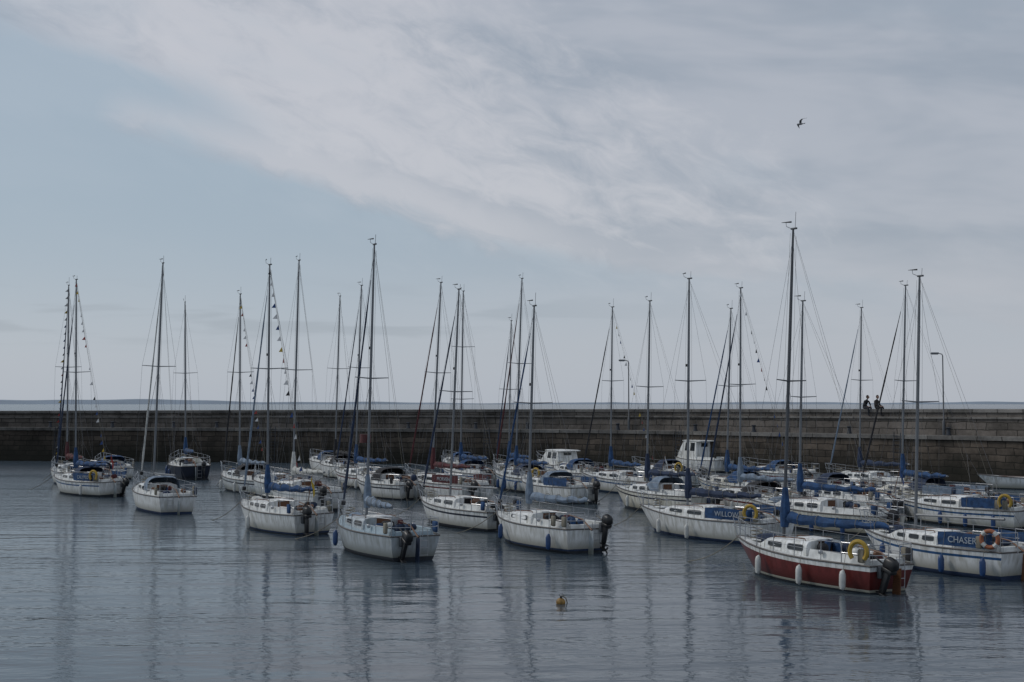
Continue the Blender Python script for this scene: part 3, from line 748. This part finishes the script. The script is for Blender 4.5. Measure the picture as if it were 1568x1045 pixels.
e = empty('seagull', (21.4, 94, 25.5), 195, 20, 12)
gw = mat('gull_grey', (.12, .125, .13), .8); gb = mat('gull_white', (.3, .3, .3), .8)
mb = MB(); mb.tube([(-.27, 0, .0), (-.2, 0, 0), (-.05, 0, 0), (.1, 0, .0), (.19, 0, .03), (.25, 0, .035), (.29, 0, .02), (.33, 0, .01)], [.01, .035, .075, .075, .045, .045, .02, .005], gb, 8); mb.obj('body', e)
mb = MB(); mb.add([(-.2, -.03, 0), (-.2, .03, 0), (-.38, .08, .0), (-.38, -.08, 0)], [[0, 1, 2, 3]], gb)
for sd in (1, -1):
    sec = [(0, .1, -.08, .03), (.22, .14, -.06, .16), (.42, .05, -.10, .18), (.6, -.10, -.18, .10), (.72, -.22, -.24, .03)]
    mb.loft([[(a, sd * y_, z_ + .012), (b, sd * y_, z_), (a, sd * y_, z_ - .008)] for y_, a, b, z_ in sec], gw)
mb.obj('wings_and_tail', e)

# ---------------------------------------------------------------- water
m, nt, b = new_mat('sea_water'); L = nt.links.new
g = nt.nodes.new('ShaderNodeNewGeometry')
def wn(scale, detail, rough=.5, dist=0.0, rot=8):
    mp = nt.nodes.new('ShaderNodeMapping'); mp.inputs['Scale'].default_value = scale; mp.inputs['Rotation'].default_value = (0, 0, math.radians(rot))
    L(g.outputs['Position'], mp.inputs[0])
    nz = nt.nodes.new('ShaderNodeTexNoise'); nz.inputs['Scale'].default_value = 1; nz.inputs['Detail'].default_value = detail; nz.inputs['Roughness'].default_value = rough; nz.inputs['Distortion'].default_value = dist
    L(mp.outputs[0], nz.inputs['Vector']); return nz.outputs[0]
big = wn((.12, .55, 1), 1); mid = wn((.7, 1.8, 1), 1, .5, 0, 5); fine = wn((3.8, 8.5, 1), 1, .5, 0, -6)
patch = wn((.03, .10, 1), 3, .55)
def mul(a, k, c=None):
    n = nt.nodes.new('ShaderNodeMath'); n.operation = 'MULTIPLY' if c is None else 'MULTIPLY_ADD'
    L(a, n.inputs[0])
    if isinstance(k, (int, float)): n.inputs[1].default_value = k
    else: L(k, n.inputs[1])
    if c is not None: L(c, n.inputs[2])
    return n.outputs[0]
def MRn(v, a, b_, c, d):
    n = nt.nodes.new('ShaderNodeMapRange'); L(v, n.inputs[0])
    for i, q in enumerate((a, b_, c, d)): n.inputs[i + 1].default_value = q
    return n.outputs[0]
sp = nt.nodes.new('ShaderNodeSeparateXYZ'); L(g.outputs['Position'], sp.inputs[0])
pr = MRn(patch, .38, .62, .35, 1.15)
far = MRn(sp.outputs['Y'], 45, 95, 1.0, 3.2)      # wind-ruffled water out towards the pier
ff = mul(fine, pr); ff = mul(ff, far)
mp_ = mul(mid, MRn(patch, .35, .65, .6, 1.3))
hgt = mul(big, .06); hgt = mul(mp_, .030, hgt); hgt = mul(ff, .012, hgt)
bp = nt.nodes.new('ShaderNodeBump'); bp.inputs['Strength'].default_value = 1; bp.inputs['Distance'].default_value = 1.0
L(hgt, bp.inputs['Height']); L(bp.outputs[0], b.inputs['Normal'])
b.inputs['Base Color'].default_value = (.050, .070, .090, 1); b.inputs['IOR'].default_value = 1.33
L(MRn(sp.outputs['Y'], 20, 100, .06, .20), b.inputs['Roughness'])
me = bpy.data.meshes.new('water'); W = 12000
me.from_pydata([(-W, -200, 0), (W, -200, 0), (W, W, 0), (-W, W, 0)], [], [[0, 1, 2, 3]]); me.materials.append(m)
COL.objects.link(bpy.data.objects.new('water', me))

# distant coast
hm = mat('distant_coast', (.22, .27, .33), 1.0, var=.15, nscale=.002)  # atmospheric haze is put into this blue-grey base colour
mb = MB(); ring = []
for k in range(121):
    x = -4500 + 9000 * k / 120
    hgt_ = 14 + 22 * max(0, math.sin(k * .055 + .6)) ** 2 + 4 * math.sin(k * .31) + 2 * math.sin(k * .83 + 1)
    if -500 < x < 700: hgt_ *= .75
    ring.append([(x, 9000, -2), (x, 9150, hgt_ * .7), (x, 9500, hgt_), (x, 10200, -2)])
mb.loft(ring, hm, closed=False, cap=False); mb.obj('distant_hills')

# ---------------------------------------------------------------- sky
SUN_EL, SUN_AZ = 42, -75     # azimuth measured from +Y (view direction), negative = left
w = bpy.data.worlds.new('World'); scene.world = w; w.use_nodes = True; nt = w.node_tree; L = nt.links.new
bg = nt.nodes['Background']; bg.inputs['Strength'].default_value = .133
sky = nt.nodes.new('ShaderNodeTexSky'); sky.sky_type = 'NISHITA'; sky.sun_disc = False
sky.sun_elevation = math.radians(SUN_EL); sky.sun_rotation = math.radians(SUN_AZ); sky.dust_density = 2
tc = nt.nodes.new('ShaderNodeTexCoord'); sp = nt.nodes.new('ShaderNodeSeparateXYZ'); L(tc.outputs['Generated'], sp.inputs[0])
def MA(op, a, b_=None, c=None):
    n = nt.nodes.new('ShaderNodeMath'); n.operation = op
    for i, v in enumerate((a, b_, c)):
        if v is None: continue
        if isinstance(v, (int, float)): n.inputs[i].default_value = v
        else: L(v, n.inputs[i])
    return n.outputs[0]
def MR(v, a, b_, c=0, d=1, smooth=True):
    n = nt.nodes.new('ShaderNodeMapRange'); n.interpolation_type = 'SMOOTHSTEP' if smooth else 'LINEAR'; L(v, n.inputs[0])
    for i, q in enumerate((a, b_, c, d)): n.inputs[i + 1].default_value = q
    return n.outputs[0]
def MIX(f, a, b_):
    n = nt.nodes.new('ShaderNodeMix'); n.data_type = 'RGBA'
    if isinstance(f, (int, float)): n.inputs['Factor'].default_value = f
    else: L(f, n.inputs['Factor'])
    for k, v in (('A', a), ('B', b_)):
        if isinstance(v, tuple): n.inputs[k].default_value = (*[q * 10 for q in v], 1)
        else: L(v, n.inputs[k])
    return n.outputs['Result']
az = MA('ARCTAN2', sp.outputs['X'], sp.outputs['Y']); el = MA('ARCSINE', sp.outputs['Z'])
def SN(sx, sy, detail=4, rough=.55, dist=0.0, tilt=0.0, off=0):
    cb = nt.nodes.new('ShaderNodeCombineXYZ')
    L(MA('MULTIPLY', az, sx), cb.inputs[0]); L(MA('MULTIPLY', MA('MULTIPLY_ADD', az, tilt, el), sy), cb.inputs[1]); cb.inputs[2].default_value = off
    nz = nt.nodes.new('ShaderNodeTexNoise'); nz.inputs['Scale'].default_value = 1; nz.inputs['Detail'].default_value = detail; nz.inputs['Roughness'].default_value = rough; nz.inputs['Distortion'].default_value = dist
    L(cb.outputs[0], nz.inputs['Vector']); return nz.outputs[0]
n_big = SN(5, 14, 4, .55, .3, .25, 1.3)
n_fine = SN(22, 44, 5, .62, .5, .3, 4.1)
n_soft = SN(4.5, 16, 4, .55, .3, .1, 7.7)
cr = nt.nodes.new('ShaderNodeValToRGB'); L(MR(az, -.42, .42, 0, 1, False), cr.inputs[0]); els = cr.color_ramp.elements
bd = [(0.0, .205), (.075, .207), (.12, .207), (.21, .190), (.30, .168), (.39, .150), (.48, .122), (.57, .105), (.75, .085), (1.0, .06)]
els[0].position = bd[0][0]; els[0].color = (bd[0][1],) * 3 + (1,)
els[1].position = bd[-1][0]; els[1].color = (bd[-1][1],) * 3 + (1,)
for p_, v_ in bd[1:-1]:
    q = els.new(p_); q.color = (v_,) * 3 + (1,)
dlt = MA('SUBTRACT', el, cr.outputs[0])
dn = MA('MULTIPLY_ADD', MA('SUBTRACT', n_big, .5), .035, dlt); dn = MA('MULTIPLY_ADD', MA('SUBTRACT', n_fine, .5), .03, dn)
cloud = MA('MULTIPLY', MR(dn, -.010, .014), MR(az, -.33, -.28))
up = MA('SUBTRACT', MA('MULTIPLY_ADD', az, .30, el), .158)
up = MA('MULTIPLY_ADD', MA('SUBTRACT', n_big, .5), .07, up); up = MA('MULTIPLY_ADD', MA('SUBTRACT', n_fine, .5), .045, up)
up = MR(up, -.02, .022)
nearband = MR(dlt, .0, .045)     # the lit lip of the lower bank fades back into the rift
rift = MA('MULTIPLY', MR(az, -.28, -.15, 1, 0), MA('SUBTRACT', 1.0, up))
cloud = MA('MULTIPLY', cloud, MA('SUBTRACT', 1.0, MA('MULTIPLY', rift, nearband)))
cloud = MA('MAXIMUM', cloud, MA('MULTIPLY', up, .9))
cloud = MA('MULTIPLY', cloud, MR(n_big, .25, .5, .8, 1))
veil = MA('MULTIPLY', MR(az, -.25, .35, .12, .8), MR(n_soft, .3, .7, .7, 1))
cloud = MA('MAXIMUM', cloud, veil)
# brighter part of the cloud bank
bx = MA('DIVIDE', MA('ADD', az, .12), .26); by = MA('DIVIDE', MA('ADD', MA('MULTIPLY_ADD', az, .3, el), -.20), .09)
core = MA('ADD', MA('MULTIPLY', bx, bx), MA('MULTIPLY', by, by)); core = MA('MULTIPLY_ADD', MA('SUBTRACT', n_big, .5), 3.0, core); core = MA('MULTIPLY_ADD', MA('SUBTRACT', n_fine, .5), 4.2, core)
core = MR(core, -.4, 2.2, .95, 0)
lip = MA('MULTIPLY', MA('MULTIPLY', MR(dn, -.005, .015), MR(dn, .02, .065, 1, 0)), MR(az, -.05, .12, .8, .3))
core = MA('MAXIMUM', core, lip)
blue = MIX(MR(el, 0, .16), (.335, .370, .42), (.262, .322, .380))
ccol = MIX(core, MIX(MR(n_soft, .38, .62), (.250, .282, .328), (.325, .345, .385)), (.415, .420, .448))
low = MIX(MR(el, .0, .12), (.35, .37, .41), (.335, .352, .395))
ccol = MIX(MR(el, .02, .14), low, ccol)
colr = MIX(cloud, blue, ccol)
stk = MA('MULTIPLY', MR(SN(7, 60, 3, .55, .3, 0, 2.2), .50, .66), MA('MULTIPLY', MR(el, .035, .06), MR(el, .075, .1, 1, 0)))
colr = MIX(MA('MULTIPLY', stk, MR(az, -.1, .15, .6, .12)), colr, (.25, .285, .33))
fin = MIX(.90, sky.outputs[0], colr)
L(fin, bg.inputs['Color'])
w.cycles.sampling_method = 'MANUAL'; w.cycles.sample_map_resolution = 256

sd = bpy.data.lights.new('sun', 'SUN'); sd.energy = 1.1; sd.angle = math.radians(14); sd.color = (1, .96, .9)
so = bpy.data.objects.new('sun', sd); COL.objects.link(so)
a, e_ = math.radians(SUN_AZ), math.radians(SUN_EL)
so.rotation_euler = Vector((math.sin(a) * math.cos(e_), math.cos(a) * math.cos(e_), math.sin(e_))).to_track_quat('Z', 'Y').to_euler()

# ---------------------------------------------------------------- camera
cd = bpy.data.cameras.new('camera'); cd.lens = 45; cd.sensor_width = 36; cd.clip_end = 30000; cd.clip_start = .5
co = bpy.data.objects.new('camera', cd); COL.objects.link(co); co.location = (0, 0, 4.8)
co.rotation_euler = (math.radians(90 + 2.8), 0, 0); scene.camera = co
